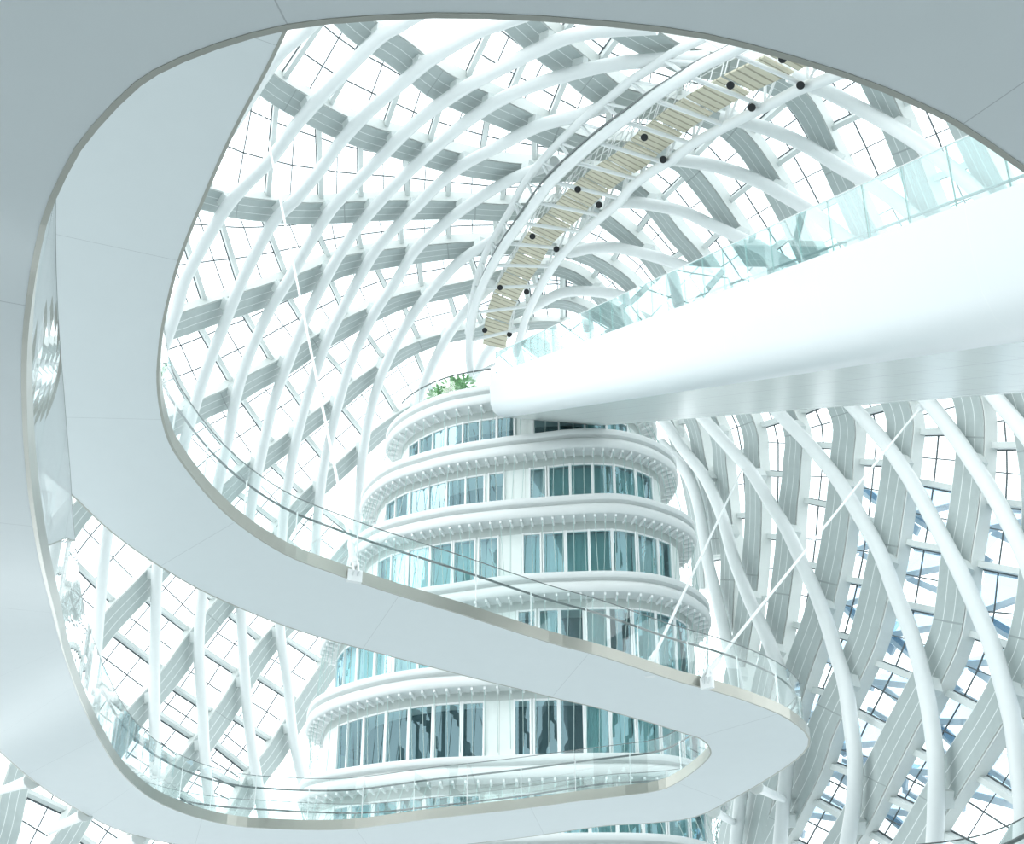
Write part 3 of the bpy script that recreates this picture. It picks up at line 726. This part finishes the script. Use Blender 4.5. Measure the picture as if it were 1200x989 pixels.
def plant(x, lab, h):
    c = at_px_on(inset_ring(rt, sg * 0.9), zr, x)[0]
    root = empty('potted_plant', c, lab, 'plant', 'green plants on the tower roof')
    m = MB(); m.sweep([[c + V((r * math.cos(a), r * math.sin(a), zz)) for a in np.linspace(0, 2 * math.pi, 13)[:-1]] for r, zz in ((0.22, 0), (0.26, 0.3), (0.28, 0.34))]); m.build('pot', WHITE, root, smooth=True)
    m = MB()
    for k in range(150):
        a = random.uniform(0, 6.283); r = random.uniform(0.02, 0.42); zz = random.uniform(0.35, h)
        p = c + V((r * math.cos(a), r * math.sin(a), zz)); d = V((math.cos(a), math.sin(a), random.uniform(-0.4, 0.8))).normalized(); s = d.cross(ZUP).normalized()
        m.add([p, p + d * 0.14 + s * 0.07, p + d * 0.3, p + d * 0.14 - s * 0.07], [(0, 1, 2, 3)])
    m.build('foliage', LEAF, root)
for x, h, lab in ((516, 0.8, 'leafy green plant at the left of the tower roof edge'), (529, 0.9, 'leafy green plant in the middle of the tower roof edge'), (541, 1.0, 'taller leafy green plant nearest the bridge on the tower roof edge')):
    plant(x, lab, h)

# ------------------------------------------------------------------ arched truss with catwalk
LC = [(552, 440), (550, 414), (552, 382), (560, 349), (574, 317), (593, 285), (613, 258), (643, 217), (668, 192), (696, 167), (723, 146), (745, 130), (767, 113), (795, 95), (823, 77), (850, 64), (880, 48), (915, 33)]
RC = [(604, 415), (609, 398), (617, 370), (631, 341), (649, 311), (671, 285), (698, 260), (726, 236), (740, 219), (764, 201), (788, 187), (813, 168), (843, 152), (872, 137), (905, 121), (938, 104), (960, 96), (1000, 80)]
UC = [(548, 390), (552, 362), (556, 339), (562, 317), (570, 295), (582, 273), (597, 248), (613, 217), (640, 183), (680, 143), (720, 110), (740, 94), (764, 79), (791, 61), (819, 47), (850, 32), (880, 18)]
DC = [(579, 408), (580, 396), (583, 374), (591, 351), (603, 329), (617, 307), (633, 279), (659, 254), (686, 226), (715, 203), (740, 187), (764, 165), (804, 134), (857, 103), (905, 80), (935, 65), (970, 48)]
def lift(pts, inward, nn=90):
    return resample([list(vault(p, inward)) for p in spline(pts, 6)], n=nn)
NT = 91
lc = [V(p) for p in lift(LC, 4.5, NT)]; rc = [V(p) for p in lift(RC, 4.5, NT)]; uc = [V(p) for p in lift(UC, 2.2, NT)]; dc = [V(p) for p in lift(DC, 3.6, NT)]
truss = empty('arched_truss', lc[45], 'white arched tube truss carrying a beige catwalk under the roof crown', 'truss')
for pth, r in ((lc, 0.22), (rc, 0.2), (uc, 0.17)):
    m = MB(); m.tube(pth, r, 10); m.build('chord', TUBE, truss, smooth=True)
m = MB(); m.tube([p + (uc[i] - p).normalized() * 0.25 + (p - rc[i]).normalized() * 0.12 for i, p in enumerate(lc)], 0.05, 6); m.build('cable', DARKRAIL, truss)
NP = 15
for k in range(NP + 1):
    i = min(NT - 1, int(k * (NT - 1) / NP)); j = min(NT - 1, int((k + 0.5) * (NT - 1) / NP))
    m = MB(); m.tube([lc[i], rc[i]], 0.085, 8); m.build('cross_beam', TUBE, truss, smooth=True)
    nv = vault_n(proj(rc[i])); m = MB(); m.tube([rc[i], rc[i] + nv * 1.6 + (lc[i] - rc[i]) * 0.15], 0.06, 8); m.tube([rc[i], rc[j] + nv * 1.6 + (lc[j] - rc[j]) * 0.15], 0.05, 8); m.build('web_strut', TUBE, truss, smooth=True)
    m = MB(); m.tube([lc[i], uc[i]], 0.075, 8); m.build('web_strut', TUBE, truss, smooth=True)
    if k < NP:
        m = MB(); m.tube([uc[i], lc[j]], 0.055, 8); m.build('web_strut', TUBE, truss, smooth=True)
for k in range(NP):
    i0 = int(k * (NT - 1) / NP) ; i1 = int((k + 1) * (NT - 1) / NP)
    rgs = []; uvs = []; u = 0
    for i in range(i0, i1 + 1):
        side = (rc[i] - lc[i]); 
        side.normalize(); tn = (dc[min(i + 1, NT - 1)] - dc[max(i - 1, 0)]).normalized(); side = (side - tn * side.dot(tn)).normalized()
        nn = tn.cross(side).normalized()
        if nn.dot(vault_n(proj(dc[i]))) < 0: nn = -nn
        w = 0.62
        c = dc[i]
        if i == i0: c = c + tn * 0.12
        if i == i1: c = c - tn * 0.12
        rgs.append([c - side * w, c + side * w, c + side * w + nn * 0.08, c - side * w + nn * 0.08])
        uvs += [(u, v) for v in (0, 1, 1, 0)]
        u += (dc[min(i + 1, NT - 1)] - dc[i]).length
    m = MB(); m.sweep(rgs, uvs=uvs); m.build('deck_panel', DECK, truss, uv=True)
    for sgn in (-1, 1):
        m = MB()
        tops = []
        for i in range(i0, i1 + 1, 2):
            r = rgs[i - i0]; e = r[3] if sgn < 0 else r[2]; up = (r[3] - r[0]).normalized()
            m.tube([e, e + up * 1.0], 0.022, 5); tops.append(e + up * 1.0)
        if len(tops) > 1:
            m.tube(tops, 0.028, 5); m.tube([t - up * 0.5 for t in tops], 0.02, 5)
        m.build('guard_rail', TUBE, truss)
# spotlights
proto = None
SPOTS = [(568, 387), (597, 392), (586, 337), (617, 342), (624, 277), (652, 292), (677, 222), (702, 240), (755, 161), (777, 187), (856, 100), (881, 126), (917, 69), (938, 100)]
names = ['lowest', 'second', 'third', 'fourth', 'fifth', 'sixth', 'topmost']
for k, p in enumerate(SPOTS):
    c = vault(p, 5.0); side = 'left' if k % 2 == 0 else 'right'; lv = names[k // 2]
    lab = 'black round spotlight, %s on the %s side of the catwalk' % (lv + (' from the bottom' if 0 < k // 2 < 6 else ''), side)
    if proto is None:
        root = empty('spotlight', (0, 0, 0), lab, 'spotlight', 'black spotlights along the catwalk')
        m = MB()
        m.tube([V((0, 0, 0)), V((0, 0, 0.04)), V((0, 0, 0.22)), V((0, 0, 0.3))], [0.135, 0.14, 0.12, 0.05], 16); hb = m.build('housing', BLACK, root, smooth=True)
        m = MB(); m.tube([V((0, 0, -0.012)), V((0, 0, 0.0))], 0.10, 16); m.build('lens', LENS, root, smooth=True)
        m = MB(); m.tube([V((0.12, 0, 0.12)), V((0.16, 0, 0.16)), V((0.16, 0, 0.5)), V((0, 0, 0.62)), V((0, 0, 1.0))], 0.02, 6); m.build('yoke', WHITE, root, smooth=True)
        proto = root
    else:
        root = proto.copy(); C.objects.link(root)
        for ch in proto.children:
            cc = ch.copy(); C.objects.link(cc); cc.parent = root
        root['label'] = lab
    root.location = c
    root.rotation_euler = (CAM - c).normalized().to_track_quat('-Z', 'Y').to_euler()

# ------------------------------------------------------------------ glass rail of a lower landing, bottom right corner
lp = [V(p) for p in resample([list(at_dist(p, 17)) for p in spline([(1020, 994), (1093, 988), (1127, 983.5), (1160, 975.5), (1200, 958), (1250, 925), (1300, 880)], 8)], n=24)]
land = empty('landing_rail', lp[0] - ZUP * 1.1, 'clear glass rail with dark handrail at the bottom right corner', 'glass rail')
m = MB(); m.sweep([[p - ZUP * 1.05, p, p + V((0, 0.02, 0)), p + V((0, 0.02, -1.05))] for p in lp]); m.build('glass_panel', GLASS_RAIL, land)
m = MB(); m.tube(lp, 0.008, 6); m.build('glass_cap', DARKRAIL, land)
m = MB(); m.tube([p + V((0.0, 0.12, -0.16)) for p in lp], 0.024, 8); m.build('handrail', DARKRAIL, land, smooth=True)
m = MB(); m.sweep([[p - ZUP * 1.05 + V((0, -0.05, 0)), p - ZUP * 1.35 + V((0, -0.05, 0)), p - ZUP * 1.35 + V((1.2, 2.0, 0)), p - ZUP * 1.05 + V((1.2, 2.0, 0))] for p in lp]); m.build('deck_edge', SOFFIT, land)

# ------------------------------------------------------------------ floor
m = MB(); m.add([(-90, -60, 0), (90, -60, 0), (90, 130, 0), (-90, 130, 0)], [(0, 1, 2, 3)], [(0, 0), (180, 0), (180, 190), (0, 190)])
fl = m.build('floor', FLOORM, None, uv=True); tag(fl, 'pale stone floor of the atrium far below', 'floor', kind='structure')

m = MB(); m.box((0, -25, 17), V((45, 0, 0)), V((0, 27, 0)), V((0, 0, 0.3)))  # unseen slab, added to darken the near floor and walkway underside
ce = m.build('ceiling', WHITE); tag(ce, 'unseen white slab behind the viewer, added to block sky light', 'ceiling', kind='structure')
m = MB()
for k in range(-9, 10):
    for sx in (-1, 1):
        pts = []
        for t in np.linspace(0, 1, 14):
            x = k * 7.5 + sx * (t - 0.5) * 26; y = -40 + 66 * t
            pts.append(V((x, y, 39 - 0.004 * x * x - 0.006 * (y - 20) ** 2)))
        for a, b in zip(pts, pts[1:]): m.bar(a, b, 1.7 if sx > 0 else 0.6, 0.6)
lat = m.build('ceiling.001', RIBFACE); tag(lat, 'lattice of roof beams above and behind the viewer', 'ceiling', kind='structure')
m = MB(); m.box((0, -45, 8.4), V((45, 0, 0)), V((0, 0.3, 0)), V((0, 0, 8.3)))  # unseen wall added with the slab to cut sky light from behind
wb = m.build('wall_sky_block', WALLP); tag(wb, 'unseen pale wall behind the viewer, added to block sky light', 'wall', kind='structure')

# ------------------------------------------------------------------ camera, sky, sun
cd = bpy.data.cameras.new('camera'); co = bpy.data.objects.new('camera', cd); C.objects.link(co)
cd.sensor_fit = 'HORIZONTAL'; cd.sensor_width = 36.0; cd.lens = FPX / 1200 * 36.0; cd.clip_end = 500
co.location = CAM; co.rotation_euler = (math.radians(90) + PITCH, 0, 0)
bpy.context.scene.camera = co
w = bpy.data.worlds.new('sky'); bpy.context.scene.world = w; w.use_nodes = True
bg = w.node_tree.nodes['Background']; bg.inputs['Color'].default_value = (0.90, 0.98, 1.0, 1); bg.inputs['Strength'].default_value = 2.3
sd = bpy.data.lights.new('sun', 'SUN'); sd.energy = 0.7; sd.angle = math.radians(25); sd.color = (1, 0.99, 0.97)
so = bpy.data.objects.new('sun', sd); C.objects.link(so); so.rotation_euler = V((0.8, 0.35, -0.55)).to_track_quat('-Z', 'Y').to_euler()
vs = bpy.context.scene.view_settings
vs.view_transform = 'Standard'; vs.look = 'None'; vs.exposure = 0.0; vs.gamma = 1.0; vs.use_curve_mapping = False
